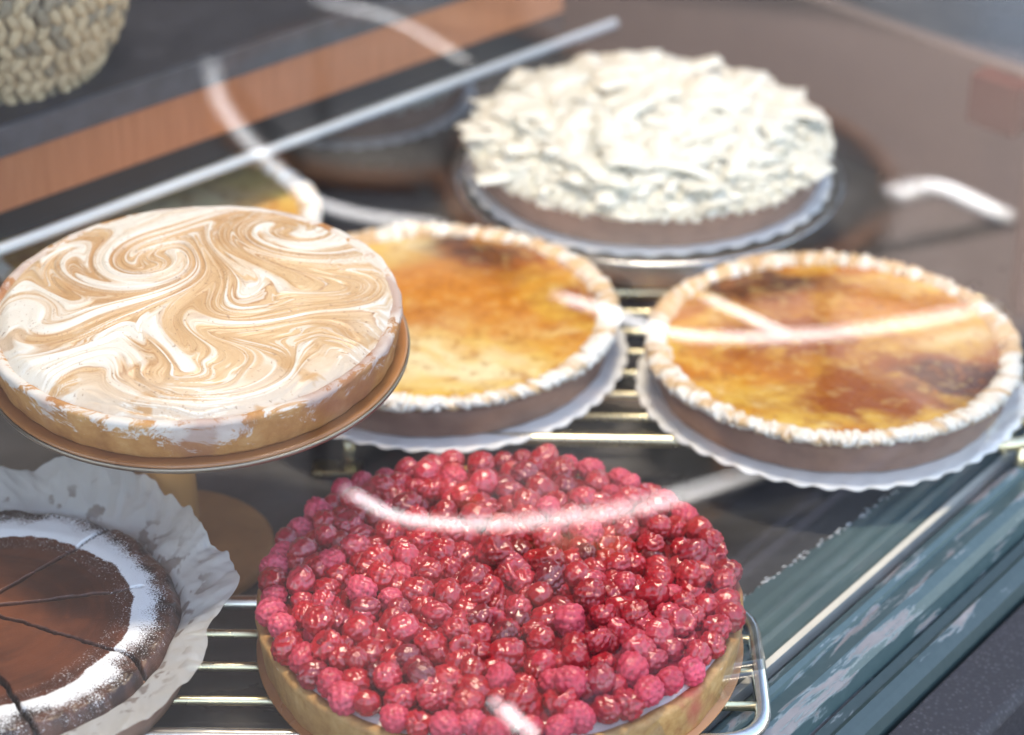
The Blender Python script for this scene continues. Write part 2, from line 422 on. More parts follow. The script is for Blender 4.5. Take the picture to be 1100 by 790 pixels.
M_choc_case = mat_plain('cocoa_pastry', (.24, .135, .095), (.36, .21, .15), 55, .65, .5, .001)
M_board = mat_plain('cake_board', (.28, .10, .03), (.45, .19, .06), 12, .3, .1, spec=.7)

# -------------------------- raspberry tart
RC = at(537, 637, .055); RR = .1415
tart = empty('raspberry_tart', (RC.x, RC.y, 0), 'round tart heaped with glazed red raspberries in a pale pastry crust', 'tart')
ZB = ZR+.0046
bd = lathe('cake_board', [(RR*.5, ZB), (RR-.0010, ZB), (RR-.0005, ZB+.0008), (RR-.0010, ZB+.0016), (RR*.5, ZB+.0016)], 160)
link('cake_board', bd, M_board, tart)
t = NT('pale_crust'); nz = t.noise(75, 8, .75); st_ = t.noise(14, 4, .6, vec=t.coord((1, 1, .35)), dist=.5)
c = t.ramp(nz, [(.32, (.30, .135, .042)), (.5, (.45, .25, .09)), (.7, (.56, .35, .15))]); c = t.mix(t.ramp(st_, [(.60, (0,)*3), (.66, (.65,)*3)]), c, (.40, .035, .05))
M_crust = t.bsdf(Base_Color=c, Roughness=.6, Normal=t.bump(t.noise(180, 5), .5, .0008), Subsurface_Weight=.08, Subsurface_Radius=(.004, .002, .001), Subsurface_Scale=1.0)
case(tart, 'crust', RR-.001, ZB+.0018, .0535, M_crust, 1.025, 220)
M_cream = mat_plain('cream', (.80, .72, .70), (.88, .83, .80), 60, .4, .4, .001)
rf = lambda T: RR-.0045+.0016*np.sin(9*T)+.001*np.sin(23*T)
link('cream', polar('cream', 40, 240, rf, lambda X, Y, S, T: .0515+.004*(1-S**6)+.0012*fbm(X*160, Y*160, 3)*ss(1, .9, S)), M_cream, tart)
t = NT('red_jelly'); M_jelly = t.bsdf(Base_Color=t.mix(t.noise(60, 3), (.16, .004, .010), (.30, .012, .02)), Roughness=.12, Coat_Weight=.6, Normal=t.bump(t.noise(120, 3), .5, .001))
rf = lambda T: RR-.0105+.002*np.sin(13*T+1)
link('jelly', polar('jelly', 70, 260, rf, lambda X, Y, S, T: .0565+.0045*(1-S**4)+.003*fbm(X*110, Y*110, 3, 4)*ss(1, .93, S)), M_jelly, tart)
def mat_berry(name, pal, rough, coat, sss, bright=1.0):
    t = NT(name); bp = t.n('Attribute'); bp.attribute_name = 'bpos'; bp = bp.outputs['Vector']; oi = t.n('ObjectInfo'); ge = t.n('NewGeometry')
    r = t.math('FRACT', t.math('ADD', t.math('MULTIPLY', oi.outputs['Random'], 7.31), ge.outputs['Random Per Island']))
    c = t.ramp(r, pal)
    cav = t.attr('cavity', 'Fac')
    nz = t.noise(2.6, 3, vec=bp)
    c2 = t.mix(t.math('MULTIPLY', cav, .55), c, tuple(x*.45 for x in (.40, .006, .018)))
    return t.bsdf(Base_Color=c2, Roughness=t.math('ADD', rough, t.math('MULTIPLY', nz, .12)), Coat_Weight=coat, Coat_Roughness=.11, Coat_Normal=t.bump(t.noise(1.9, 4, .6, vec=bp), .42, .0020),
                  Subsurface_Weight=sss, Subsurface_Radius=(.006, .0012, .0012), Subsurface_Scale=1.0, Normal=t.bump(nz, .25, .0006))
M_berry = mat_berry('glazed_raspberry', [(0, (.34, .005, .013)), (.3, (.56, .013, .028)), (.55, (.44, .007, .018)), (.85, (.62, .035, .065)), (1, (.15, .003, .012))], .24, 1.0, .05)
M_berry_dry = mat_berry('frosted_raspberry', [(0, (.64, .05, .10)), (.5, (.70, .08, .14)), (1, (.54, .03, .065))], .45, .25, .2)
def berry_mesh(name, seed, nd, amp, hole, sub=4, el=1.15):
    r_ = np.random.default_rng(seed); bm = bmesh.new(); bmesh.ops.create_icosphere(bm, subdivisions=sub, radius=1)
    V = np.array([v.co[:] for v in bm.verts]); fs = [tuple(v.index for v in f.verts) for f in bm.faces]; bm.free()
    k = np.arange(nd)+.5; ph = np.arccos(1-2*k/nd); th = pi*(1+5**.5)*k
    D = np.stack([np.cos(th)*np.sin(ph), np.sin(th)*np.sin(ph), np.cos(ph)], -1); D += r_.normal(0, .05, D.shape); D /= np.linalg.norm(D, axis=1)[:, None]
    ds = np.sort(np.arccos(np.clip(V@D.T, -1, 1)), axis=1); d0, d1 = ds[:, 0], ds[:, 1]
    w = 2/np.sqrt(nd)*1.0
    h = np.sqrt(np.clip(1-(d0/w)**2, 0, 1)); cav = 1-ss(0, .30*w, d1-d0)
    R = 1+1.35*amp*(h-.6)
    if hole:
        m = ss(.62, .93, V[:, 2]); R = R*(1-.75*m); cav = np.maximum(cav, m)
    P = V*R[:, None]; P[:, 2] *= el
    P[:, 0] *= 1+.10*P[:, 2]*(-1 if not hole else .4); P[:, 1] *= 1+.10*P[:, 2]*(-1 if not hole else .4)
    P += .05*np.stack([np.sin(2.1*V[:, 1]+seed), np.sin(2.3*V[:, 2]+seed), np.sin(1.9*V[:, 0]+seed)], -1)
    return P, fs, cav
BM = []
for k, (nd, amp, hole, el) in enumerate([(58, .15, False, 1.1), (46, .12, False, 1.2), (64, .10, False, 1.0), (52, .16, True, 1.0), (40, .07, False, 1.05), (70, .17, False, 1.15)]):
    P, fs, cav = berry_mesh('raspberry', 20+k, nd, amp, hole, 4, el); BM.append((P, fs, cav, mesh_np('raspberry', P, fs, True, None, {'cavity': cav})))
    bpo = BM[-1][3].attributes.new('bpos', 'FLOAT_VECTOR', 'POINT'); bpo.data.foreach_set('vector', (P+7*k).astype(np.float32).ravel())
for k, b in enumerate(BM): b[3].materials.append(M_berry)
dry = []
for b in (BM[0], BM[5]):
    m2 = b[3].copy(); m2.materials.clear(); m2.materials.append(M_berry_dry); dry.append(m2)
# scatter: rings relaxed
pts = []
r_ = random.Random(42)

def ok(x, y, d): return all((x-a)**2+(y-b)**2 > d*d for a, b, *_ in pts)
n_edge = 56
for k in range(n_edge):
    a = 2*pi*(k+r_.uniform(-.22, .22))/n_edge; R_ = RR-.0098+r_.uniform(-.0035, .0018); pts.append((R_*cos(a), R_*sin(a), 0, r_.uniform(.0068, .0088)))
tries = 0
while tries < 60000:
    tries += 1
    a = r_.uniform(0, 2*pi); R_ = (RR-.0175)*math.sqrt(r_.random()); x, y = R_*cos(a), R_*sin(a)
    dd = .0140 if tries < 20000 else .0128
    if ok(x, y, dd): pts.append((x, y, 0, r_.uniform(.0066, .0092)))
first = len(pts)
lay2 = []
tries = 0
while tries < 9000 and len(lay2) < 105:
    tries += 1
    a = r_.uniform(0, 2*pi); R_ = (RR-.024)*math.sqrt(r_.random()); x, y = R_*cos(a), R_*sin(a)
    if all((x-a_)**2+(y-b_)**2 > .0165**2 for a_, b_, *_ in lay2): lay2.append((x, y, .0052, r_.uniform(.0068, .0092)))
pts += lay2
berries = []
for (x, y, dz, s) in pts:
    rn = math.hypot(x, y)/RR; z = .0600+.0034*(1-rn**4)+dz+r_.uniform(-.0012, .0022)
    v = r_.random(); kind = 0 if v < .26 else 1 if v < .44 else 2 if v < .58 else 3 if v < .70 else 4 if v < .86 else 5
    e = Euler((r_.uniform(-1.5, 1.5) if kind != 3 else r_.uniform(-.5, .9), r_.uniform(-1.2, 1.2) if kind != 3 else r_.uniform(-.5, .5), r_.uniform(0, 6.28)))
    edge = rn > .86
    isdry = r_.random() < (.45 if edge else .07)
    berries.append((y, Vector((x, y, z)), e, s*(1.04 if kind == 3 else 1), kind, isdry))
berries.sort(key=lambda b: b[0])
print('BERRIES', len(berries))
for (_, p, e, s, kind, isdry) in berries[:100]:
    o = bpy.data.objects.new('raspberry', dry[kind % 2] if isdry else BM[kind][3]); COL.objects.link(o); o.parent = tart
    o.location = p; o.rotation_euler = e; o.scale = (s, s, s)
for dflag, m in ((False, M_berry), (True, M_berry_dry)):
    Vs, Fs, Cs, Bs = [], [], [], []; b0 = 0
    for (_, p, e, s, kind, isdry) in berries[100:]:
        if isdry != dflag: continue
        P, fs, cav, _m = BM[(0, 5)[kind % 2]] if isdry else BM[kind]
        Mx = np.array(e.to_matrix()); Vs.append((P*s)@Mx.T+np.array(p)); Fs.append(np.array(fs)+b0); b0 += len(P); Cs.append(cav); Bs.append(P+p.x*900)
    V = np.concatenate(Vs); Fa = np.concatenate(Fs)
    me = bpy.data.meshes.new('raspberries'); me.vertices.add(len(V)); me.vertices.foreach_set('co', V.ravel().astype(np.float32))
    me.loops.add(Fa.size); me.loops.foreach_set('vertex_index', Fa.ravel().astype(np.int32)); me.polygons.add(len(Fa))
    me.polygons.foreach_set('loop_start', np.arange(0, Fa.size, 3, dtype=np.int32)); me.update(calc_edges=True); me.shade_smooth()
    at_ = me.attributes.new('cavity', 'FLOAT', 'POINT'); at_.data.foreach_set('value', np.concatenate(Cs).astype(np.float32))
    at_ = me.attributes.new('bpos', 'FLOAT_VECTOR', 'POINT'); at_.data.foreach_set('vector', np.concatenate(Bs).astype(np.float32).ravel())
    o = link('raspberry', me, m, tart); o['kind'] = 'stuff'

# -------------------------- toasted meringue tart on its wooden stand
MC = at(209, 319, .190); MR = .1230
SX, SY = at(184, 606, 0).x, at(184, 606, 0).y+.006
stand = empty('cake_stand', (SX, SY, 0), 'turned wooden cake stand with a thick stem under the swirled meringue tart', 'cake stand')
link('base', lathe('base', [(.03, .0006), (.060, .0006), (.064, .004), (.064, .009), (.061, .0115), (.024, .013)], 96), M_wood, stand)
link('stem', lathe('stem', [(.022, .0125), (.0195, .019), (.0185, .06), (.0185, .12), (.022, .147)], 64), M_wood, stand)
link('plate', lathe('plate', [(.05, .1475), (.100, .1475), (.102, .1495), (.100, .1515), (.05, .1515)], 96), M_wood, stand)
tart = empty('meringue_tart', (MC.x, MC.y, .1545), 'large tart topped with swirled toasted brown and white meringue', 'tart')
tart.rotation_euler.x = radians(3.0)
link('cake_board', lathe('cb', [(MR*.5, .0002), (MR-.0004, .0002), (MR+.0010, .0010), (MR+.0010, .0036), (MR-.0002, .0046), (MR-.003, .0040), (MR*.5, .0036)], 160), M_board, tart)
link('board_edging', lathe('be', [(MR+.0011, -.0004), (MR+.0020, -.0002), (MR+.0022, .0010), (MR+.0020, .0024), (MR+.0011, .0027), (MR+.0011, -.0004)], 160, cap=False), mat_metal('dull_edging', (.34, .30, .25), .45), tart)
t = NT('golden_crust'); nz = t.noise(45, 7, .65); fl = t.noise(32, 8, .75, vec=t.coord((1, 1, 1.6)), dist=.6)
c = t.ramp(nz, [(.3, (.33, .135, .038)), (.5, (.48, .235, .075)), (.72, (.60, .36, .15))])
zz = t.n('SeparateXYZ'); t.t.links.new(t.coord(), zz.inputs[0])
hi = t.math('MULTIPLY', t.math('SUBTRACT', zz.outputs['Z'], .008), 11.0)
c = t.mix(t.ramp(t.math('ADD', fl, t.math('MULTIPLY', hi, .85)), [(.63, (0,)*3), (.68, (.9,)*3)]), c, (.70, .68, .65))
pk = t.noise(16, 3); c = t.mix(t.ramp(pk, [(.52, (0,)*3), (.62, (.55,)*3)]), c, (.30, .12, .08))
M_crust2 = t.bsdf(Base_Color=c, Roughness=.65, Normal=t.bump(t.noise(150, 5), .6, .001))
case(tart, 'crust', MR-.0012, .0046, .0295, M_crust2, 1.035, 200, 2)

VX = [(.40, .62, 5.5, .30), (-.20, .22, -5.0, .26), (-.52, .38, 3.4, .26), (.10, -.10, 2.2, .30), (.72, .18, -2.4, .25), (-.75, -.2, 1.8, .3), (.35, -.45, -1.5, .35), (-.25, -.62, 1.4, .3)]
def warp(X, Y):
    x, y = X/MR, Y/MR
    for (cx, cy, A_, s_) in VX:
        dx, dy = x-cx, y-cy; r2 = dx*dx+dy*dy; a = A_*np.exp(-r2/(s_*s_)*1.2)
        x, y = cx+dx*np.cos(a)-dy*np.sin(a), cy+dx*np.sin(a)+dy*np.cos(a)
    x = x+.22*(fbm(x*2.2, y*2.2, 3, 1)-.5)*2; y = y+.22*(fbm(x*2.2+9, y*2.2, 3, 2)-.5)*2
    return x, y
def mer_fields(X, Y):
    x, y = warp(X, Y)
    u = x*.94+y*.34; v = -x*.34+y*.94
    bands = fbm(u*1.0, v*3.6, 3, 6)
    fine = fbm(u*1.6, v*24, 4, 8)
    return bands, fine
def mer_h(X, Y, S, T):
    b, f = mer_fields(X, Y)
    rr_ = S
    dome = .016*(1-rr_**2.0)
    lip = -.0045*ss(.90, 1.0, rr_)
    z = .0305+dome+lip+(.0032*(b-.5)+.0034*(f-.5)+.0010*np.abs(np.sin(b*20)))*ss(1, .9, rr_)
    z = z+.0025*ss(.94, 1.0, rr_)*(fbm(np.cos(T)*14+3, np.sin(T)*14+3, 3)-.6)*2
    return z
def mer_c(X, Y, S, T):
    b, f = mer_fields(X, Y)
    q = b+.50*(f-.5)
    n3 = fbm(X*22, Y*22, 3, 17)
    w = ss(.53, .68, q)*(.40+.5*ss(.3, .6, n3))
    w2 = ss(.56, .72, f)*.55*ss(.38, .62, n3)+ss(.62, .66, f)*.35
    line = np.abs(np.sin(q*26.0+n3*5)); w2 = w2+ss(.95, .999, line)*.6*ss(.40, .6, fbm(X*30, Y*30, 2, 5))
    frontm = ss(.66, 1.0, S)*ss(.35, -.8, Y/MR)
    w = np.clip(w+w2+frontm*.6*ss(.40, .54, fbm(X*60, Y*90, 4, 3)+frontm*.16+.3*(f-.5)), 0, 1)
    tan = mixc((.47, .275, .13), (.60, .41, .235), ss(.28, .72, fbm(X*25, Y*25, 4, 12)*.6+f*.4))
    dk = ss(.505, .55, q)*(1-ss(.55, .562, q))
    tan = mixc(tan, (.38, .19, .08), np.clip(dk*.55+.40*ss(.96, .999, np.abs(np.sin(q*21+1.2+n3*3))), 0, 1))
    c = mixc(tan, (.70, .665, .60), w)
    sp = ss(.80, .84, fbm(X*700, Y*700, 2, 30)); return mixc(c, (.2, .1, .06), sp*.6)
rf = lambda T: MR-.0042+.0009*np.sin(7*T)+.0014*(fbm(np.cos(T)*9+20, np.sin(T)*9+20, 3)-.5)*2
link('meringue', polar('meringue', 330, 1100, rf, mer_h, mer_c), mat_tint('meringue', .42, .5, 260, .25, .0005, .15, (.006, .005, .004)), tart)

# -------------------------- caramelised tarts
M_glaze = mat_tint('burnt_caramel', .34, .35, 240, .5, .0008, 0.0, coat=.30, coatr=.16)
M_piping = mat_tint('piped_meringue', .5, .4, 300, .3, .0005, .12, (.005, .004, .003))
def brulee(C, R, zr, label, spots, seed, zb_, group='caramelised tarts'):
    """C: centre at the rim's height"""
    tart = empty('caramel_tart', (C.x, C.y, 0), label, 'tart', group)
    z0 = zb_
    doily(tart, R+.004, z0, seed=seed)
    case(tart, 'pastry_case', R-.006, z0+.001, zr-.007, M_choc_case, 1.02, 200, seed)
    def cf(X, Y, S, T):
        x, y = X/R, Y/R
        wx = x+.16*(fbm(x*3, y*3, 3, seed+1)-.5)*2; wy = y+.16*(fbm(x*3+5, y*3, 3, seed+2)-.5)*2
        n = fbm(wx*2.2, wy*4.4, 5, seed); n2 = fbm(wx*7, wy*10, 4, seed+5)
        c = mixc((.76, .46, .075), (.66, .26, .016), ss(.34, .62, n))
        c = mixc(c, (.90, .72, .34), ss(.62, .82, n2)*.6)
        c = mixc(c, (.42, .10, .006), ss(.48, .70, n+.25*(n2-.5))*.75)
        for (cx, cy, sx, sy, am, kind) in sorted(spots, key=lambda q: q[5] == 'd'):
            g = np.exp(-(((wx-cx)/sx)**2+((wy-cy)/sy)**2))*am*(1.5 if kind == 'd' else 2.1 if kind == 'b' else 1.2)*(.30+.9*ss(.24, .62, n2*.6+n*.5))
            c = mixc(c, (.30, .075, .012) if kind == 'b' else (.075, .022, .010) if kind == 'd' else (.84, .70, .40) if kind == 'p' else (.62, .22, .03), np.clip(g, 0, 1))
        n4 = fbm(X*150, Y*150, 3, seed+11); c = mixc(c, (.36, .11, .015), ss(.58, .74, n4)*.45); c = mixc(c, (.88, .66, .24), ss(.40, .26, n4)*.2)
        return c
    hf = lambda X, Y, S, T: zr+.0012+.0020*(1-S**2)+.0014*(fbm(X*60, Y*60, 3, seed)-.5)+.0006*(fbm(X*260, Y*260, 2, seed)-.5)
    link('caramel_top', polar('caramel_top', 130, 420, lambda T: R-.009+0*T, hf, cf), M_glaze, tart)
    # piped border: slanted shells following each other round the rim
    nt, ns = 1500, 26; K = 34
    tt = np.arange(nt)/nt*2*pi; ph = np.arange(ns)/ns*2*pi
    T, Pn = np.meshgrid(tt, ph, indexing='ij')
    irr = fbm(np.cos(T)*4+9+seed, np.sin(T)*4+9, 3)*9
    saw = (K*T/(2*pi)+.22*np.sin(Pn)+irr) % 1.0
    shell = np.sin(pi*np.clip(saw, 0, 1)**.7)**.6
    bk = ss(-.6, .5, np.sin(T)); rt = (.0056+.0034*shell*(.35+.65*bk)*(.5+1.0*fbm(np.cos(T)*11+3, np.sin(T)*11+3, 2, seed))+.0016*(fbm(T*30, Pn*1.2+seed, 2)-.5))*(.86+.28*fbm(np.cos(T)*5+8, np.sin(T)*5, 2, seed))
    rt *= 1.0+.12*np.sin(3*T+seed)
    Rc = R-.0072+.0018*(saw-.5)*2
    rad_ = Rc+rt*np.cos(Pn); Zz = zr-.0008+rt*.72*np.sin(Pn)+.0016*shell*(.3+.7*bk)*(.4+fbm(T*9, T*0+seed, 2))+.0012*(fbm(np.cos(T)*26+Pn*.8, np.sin(T)*26, 3, seed+4)-.5)*2
    V = np.stack([rad_*np.cos(T), rad_*np.sin(T), Zz], -1).reshape(-1, 3)
    fs = [(i*ns+j, ((i+1) % nt)*ns+j, ((i+1) % nt)*ns+(j+1) % ns, i*ns+(j+1) % ns) for i in range(nt) for j in range(ns)]
    up = np.sin(Pn); back = ss(-.5, .6, np.sin(T))
    toast = np.clip(ss(.45, .72, fbm(np.cos(T)*16+Pn*.3, np.sin(T)*16+Pn*.5, 3, seed+9)+.16*back-.04*up)+ss(.10, .0, saw)*.35*bk, 0, 1)
    c = mixc((.88, .84, .76), (.66, .40, .17), toast*.85)
    sq = np.abs(np.sin(14*fbm(np.cos(T)*30+Pn*.5, np.sin(T)*30+Pn*.6, 2, seed+3))); c = mixc(c, (.38, .19, .07), ss(.22, .03, sq)*.7)
    link('piped_border', mesh_np('piped_border', V, fs, True, c.reshape(-1, 3)), M_piping, tart)
    return tart
B1 = at(894, 370, .062)
brulee(B1, .1255, .062, 'caramelised tart with two dark burnt patches, right of the others beside the window frame',
       [(-.42, .66, .34, .17, 1.3, 'd'), (-.1, .55, .4, .2, .8, 'b'), (.58, -.38, .27, .19, 1.5, 'd'), (.5, -.3, .4, .26, .8, 'b'), (-.02, -.42, .14, .18, .9, 'b'), (.84, .02, .12, .12, .7, 'b'), (.68, .08, .25, .10, .6, 'p'), (.2, .35, .4, .3, .7, 'a'), (-.5, -.15, .35, .3, .8, 'a'), (-.2, .05, .4, .25, .7, 'b'), (.1, -.65, .5, .16, .7, 'b')], 3, ZR1+.0045)
B2 = at(467, 336, .062)
brulee(B2, .1265, .062, 'golden caramelised tart with a piped border, just behind the raspberry tart',
       [(.22, .70, .26, .15, 1.0, 'd'), (.3, .6, .4, .22, .8, 'b'), (.42, -.08, .3, .22, .8, 'a'), (.05, .2, .34, .3, .9, 'a'), (.12, -.55, .4, .25, .9, 'p'), (-.15, .72, .2, .2, .7, 'p'), (.75, .1, .15, .2, .6, 'b')], 8, ZR1+.0045)
B3 = at(158, 238, .060)
brulee(B3, .1275, .060, 'yellow caramelised tart half hidden behind the meringue tart, under the counter', [(.2, .1, .5, .5, .7, 'p'), (.6, -.5, .25, .2, .7, 'b')], 13, .0025)

# -------------------------- white chocolate tarts
t = NT('white_chocolate'); nz = t.noise(120, 4)
M_white = t.bsdf(Base_Color=t.ramp(nz, [(.3, (.80, .78, .66)), (.7, (.88, .86, .76))]), Roughness=.42, Normal=t.bump(nz, .35, .0008), Subsurface_Weight=.12, Subsurface_Radius=(.008, .007, .005), Subsurface_Scale=1.0)
def white_tart(C, R, zr, label, nfl, ncr, seed, plate=True):
    r_ = random.Random(seed)
    tart = empty('white_chocolate_tart', (C.x, C.y, 0), label, 'tart', 'white chocolate tarts')
    z0 = zr-.028
    doily(tart, R-.001, z0, seed=seed, k=40, lift=.0006)
    case(tart, 'pastry_case', R-.006, z0+.001, zr-.002, M_choc_case, 1.02, 160, seed)
    dome = lambda rn: zr+.022*(1-rn**2.4)
    V, fs = [], []
    def add(vs, f):
        b = len(V); V.extend(vs); fs.extend([tuple(b+i for i in q) for q in f])
    N = 7
    for k in range(nfl):
        rn = (R-.006)*math.sqrt(r_.random())/R*.97; a = r_.uniform(0, 2*pi)
        big = r_.random() < (.45 if rn < .75 else .12)
        L = r_.uniform(.032, .064) if big else r_.uniform(.010, .026); W = L*r_.uniform(.3, .55)
        z = dome(rn)+r_.uniform(-.0002, .0026)*(1 if rn < .85 else .3)
        Mx = Euler((r_.gauss(0, .085), r_.gauss(0, .085), r_.uniform(0, 6.28))).to_matrix(); cv = r_.uniform(-1, 1)*.25; th = .0007; sk = r_.uniform(-.3, .3)
        p = Vector((rn*R*cos(a), rn*R*sin(a), z)); vs = []
        jag = [r_.uniform(.75, 1.1) for _ in range(2*N+2)]
        for top in (1, 0):
            for i in range(N+1):
                s = i/N-.5
                for j, e in enumerate((-1, 0, 1)):
                    w = W/2*e*(jag[i+(N if e > 0 else 0)] if i not in (0, N) else .8)
                    vs.append(tuple(p+Mx@Vector((s*L+sk*w, w, cv*L*4*(.25-s*s)*.5+.0012*(e == 0)+th*top))))
        f = []; n1 = 3*(N+1)
        for i in range(N):
            for j in range(2):
                q = i*3+j; f.append((q, q+3, q+4, q+1)); f.append((n1+q, n1+q+1, n1+q+4, n1+q+3))
            f.append((i*3, n1+i*3, n1+i*3+3, i*3+3)); f.append((i*3+2, i*3+5, n1+i*3+5, n1+i*3+2))
        f.append((0, 1, n1+1, n1)); f.append((1, 2, n1+2, n1+1)); q = N*3; f.append((q, n1+q, n1+q+1, q+1)); f.append((q+1, n1+q+1, n1+q+2, q+2))
        add(vs, f)
    link('shaving', mesh_np('shavings', V, fs, True), M_white, tart)['kind'] = 'stuff'
    V, fs = [], []
    for k in range(ncr):
        rn = 1-abs(r_.gauss(0, .09)); rn = min(rn, 1.0) if r_.random() < .8 else r_.uniform(.2, .95); a = r_.uniform(0, 2*pi); s = r_.uniform(.0008, .0026)
        p = Vector((rn*(R-.001)*cos(a), rn*(R-.001)*sin(a), dome(min(rn, 1))+r_.uniform(-.004, .0015)))
        m = Euler((r_.uniform(0, 6), r_.uniform(0, 6), 0)).to_matrix()
        add([tuple(p+m@Vector(q)*s*r_.uniform(.6, 1.2)) for q in ((1, 1, 1), (1, -1, -1), (-1, 1, -1), (-1, -1, 1))], [(0, 1, 2), (0, 3, 1), (0, 2, 3), (1, 3, 2)])
    link('crumb', mesh_np('crumbs', V, fs, False), M_white, tart)['kind'] = 'stuff'
    hf = lambda X, Y, S, T: zr-.0012+.022*(1-S**2.4)+.0022*fbm(X*150, Y*150, 3, seed)*ss(1, .95, S)
    link('cream', polar('cream', 40, 160, lambda T: R-.003+0*T, hf), M_white, tart)
    return tart
W = at(697, 146, .094)
pl = empty('cake_plate', (W.x, W.y, 0), 'low polished silver plate under the white chocolate tart', 'plate')
link('plate_top', lathe('pt', [(.05, .058), (.143, .058), (.150, .0615), (.1505, .0635), (.148, .0642), (.138, .0615), (.05, .061)], 128), M_chrome, pl)
link('foot', lathe('pf', [(.075, .0006), (.075, .004), (.03, .012), (.028, .05), (.05, .0579)], 96), M_chrome, pl)
white_tart(W, .139, .094, 'round tart covered with large white chocolate shavings, on a silver plate at the back', 620, 3600, 5)
W2 = Vector((-.118, 1.872, .060))+LN*.028
white_tart(W2, .105, .056, 'pale shaving-topped tart mostly hidden in the shade under the counter', 200, 900, 9)

# -------------------------- chocolate cake in crumpled paper
CC = at(-18, 662, .060); CR = .114
cake = empty('chocolate_cake', (CC.x, CC.y, 0), 'cracked chocolate cake with a ring of icing sugar, wrapped in crumpled baking paper', 'cake')
def loc2(px, py): p = at(px, py, .060)-CC; return np.array((p.x, p.y))
cracks = [(loc2(-60, 668), loc2(118, 566), .0011), (loc2(-40, 652), loc2(152, 630), .0011), (loc2(-15, 655), loc2(142, 703), .0010), (loc2(-25, 690), loc2(48, 800), .0013), (loc2(142, 703), loc2(165, 735), .0011)]
def crackf(X, Y):
    m = np.zeros_like(X); wig = (fbm(X*110, Y*110, 4, 2)-.5)*.0034
    for a, b, w in cracks:
        ab = b-a; L = np.dot(ab, ab); tt = np.clip(((X-a[0])*ab[0]+(Y-a[1])*ab[1])/L, 0, 1)
        d = np.hypot(X-a[0]-tt*ab[0]+wig, Y-a[1]-tt*ab[1]+wig); m = np.maximum(m, 1-ss(w*.5, w*1.7, d))
    return m
R1, R2 = .0830, .101
def ch_h(X, Y, S, T):
    R_ = np.hypot(X, Y)
    z = .0585+.0015*ss(R1-.004, R1+.006, R_)-.014*ss(.104, CR, R_)**1.5
    z += .0055*(fbm(X*90, Y*90, 4, 7)-.5)*ss(.092, .108, R_)+.0008*(fbm(X*60, Y*60, 3)-.5)
    return z-.006*crackf(X, Y)
def ch_c(X, Y, S, T):
    R_ = np.hypot(X, Y); n = fbm(X*40, Y*40, 4, 5); rings = fbm(R_*170, T*1.2+2, 3, 3)
    c = mixc((.060, .015, .007), (.135, .037, .015), ss(.3, .7, n*.5+rings*.5))
    c = mixc(c, (.20, .058, .02), np.exp(-(R_/.035)**2)*.6)  # soft orange glow painted into the colour around the centre
    out = mixc((.025, .010, .007), (.12, .05, .032), ss(.3, .75, fbm(X*110, Y*110, 4, 9)))
    c = mixc(c, out, ss(R1+.002, R1+.008, R_)); return mixc(c, (.01, .005, .004), crackf(X, Y))
def ch_p(X, Y, S, T):
    R_ = np.hypot(X, Y)+.004*(fbm(X*50, Y*50, 3, 11)-.5)*2
    p = ss(R1-.0015, R1+.001, R_)*(1-ss(R2-.016, R2+.006, R_+.010*(fbm(X*38, Y*38, 3, 23)-.5)*2))
    return np.clip(p*1.15*(.75+.5*fbm(X*55, Y*55, 3, 19))+.10*ss(R1-.02, R1, R_)*(1-ss(R2, R2+.01, R_)), 0, 1.2)*(1-crackf(X, Y))
t = NT('chocolate_cake_top'); pw = t.attr('powder', 'Fac'); g1 = t.noise(1100, 3, .7); g2 = t.noise(120, 3)
dens = t.math('ADD', t.math('MULTIPLY', pw, 1.0), t.math('MULTIPLY', t.math('SUBTRACT', g2, .5), .5))
mk = t.math('GREATER_THAN', t.math('ADD', dens, t.math('MULTIPLY', t.math('SUBTRACT', g1, .5), 3.4)), .56)
mk = t.math('MULTIPLY', mk, t.math('GREATER_THAN', pw, .03))
c = t.mix(mk, t.attr('tint'), (.84, .86, .88))
M_cake = t.bsdf(Base_Color=c, Roughness=t.mix(mk, (.34,)*3, (.9,)*3), Normal=t.bump(t.math('ADD', g1, mk), .35, .0006))
link('cake_top', polar('cake_top', 300, 900, lambda T: CR+.002*np.sin(6*T)+.004*(fbm(np.cos(T)*5+5, np.sin(T)*5+5, 3)-.5), ch_h, ch_c, extra={'powder': ch_p}), M_cake, cake)
def pap_h(X, Y, S, T):
    cx, sy = np.cos(T), np.sin(T)
    cr = fbm(cx*5+7+S*.8, sy*5+7, 4, 21); fold = fbm(cx*7+30+S, sy*7+30, 3, 40)*1.6
    fold2 = 1-np.abs(fbm(cx*9+S*2.5, sy*9+S*1.5, 3, 44)-.5)*7
    lift = .011+.006*np.sin(T*2+.6)+.013*np.exp(-((T-1.25)/.35)**2)
    z = .032+.020*ss(0, .35, S)+lift*S**1.3+S*(.011*(fold-.5)+.0010*(fold2-.5)+.003*(cr-.5))
    R_ = np.hypot(X, Y)+S*.005*(fold-.5)
    return R_*cx, R_*sy, z
def pap_c(X, Y, S, T):
    n = fbm(X*70, Y*70, 4, 31); st = ss(.55, .60, fbm(X*150, Y*150, 4, 31)*.7+fbm(X*40, Y*40, 2, 8)*.3+.05-.12*S)*(1-ss(.45, .85, S))
    base = mixc((.80, .82, .82), (.90, .91, .90), fbm(X*30, Y*30, 3, 2)); return mixc(base, (.16, .075, .04), st*.6)
t = NT('baking_paper'); 
pb_ = t.n('BsdfPrincipled'); t.set(pb_, 'Base Color', t.attr('tint')); t.set(pb_, 'Roughness', .42); nb_ = t.bump(t.noise(22, 5, .55, dist=1.2), .45, .004); t.set(pb_, 'Normal', nb_)
tl = t.n('BsdfTranslucent'); t.set(tl, 'Color', t.attr('tint')); tp = t.n('BsdfTransparent')
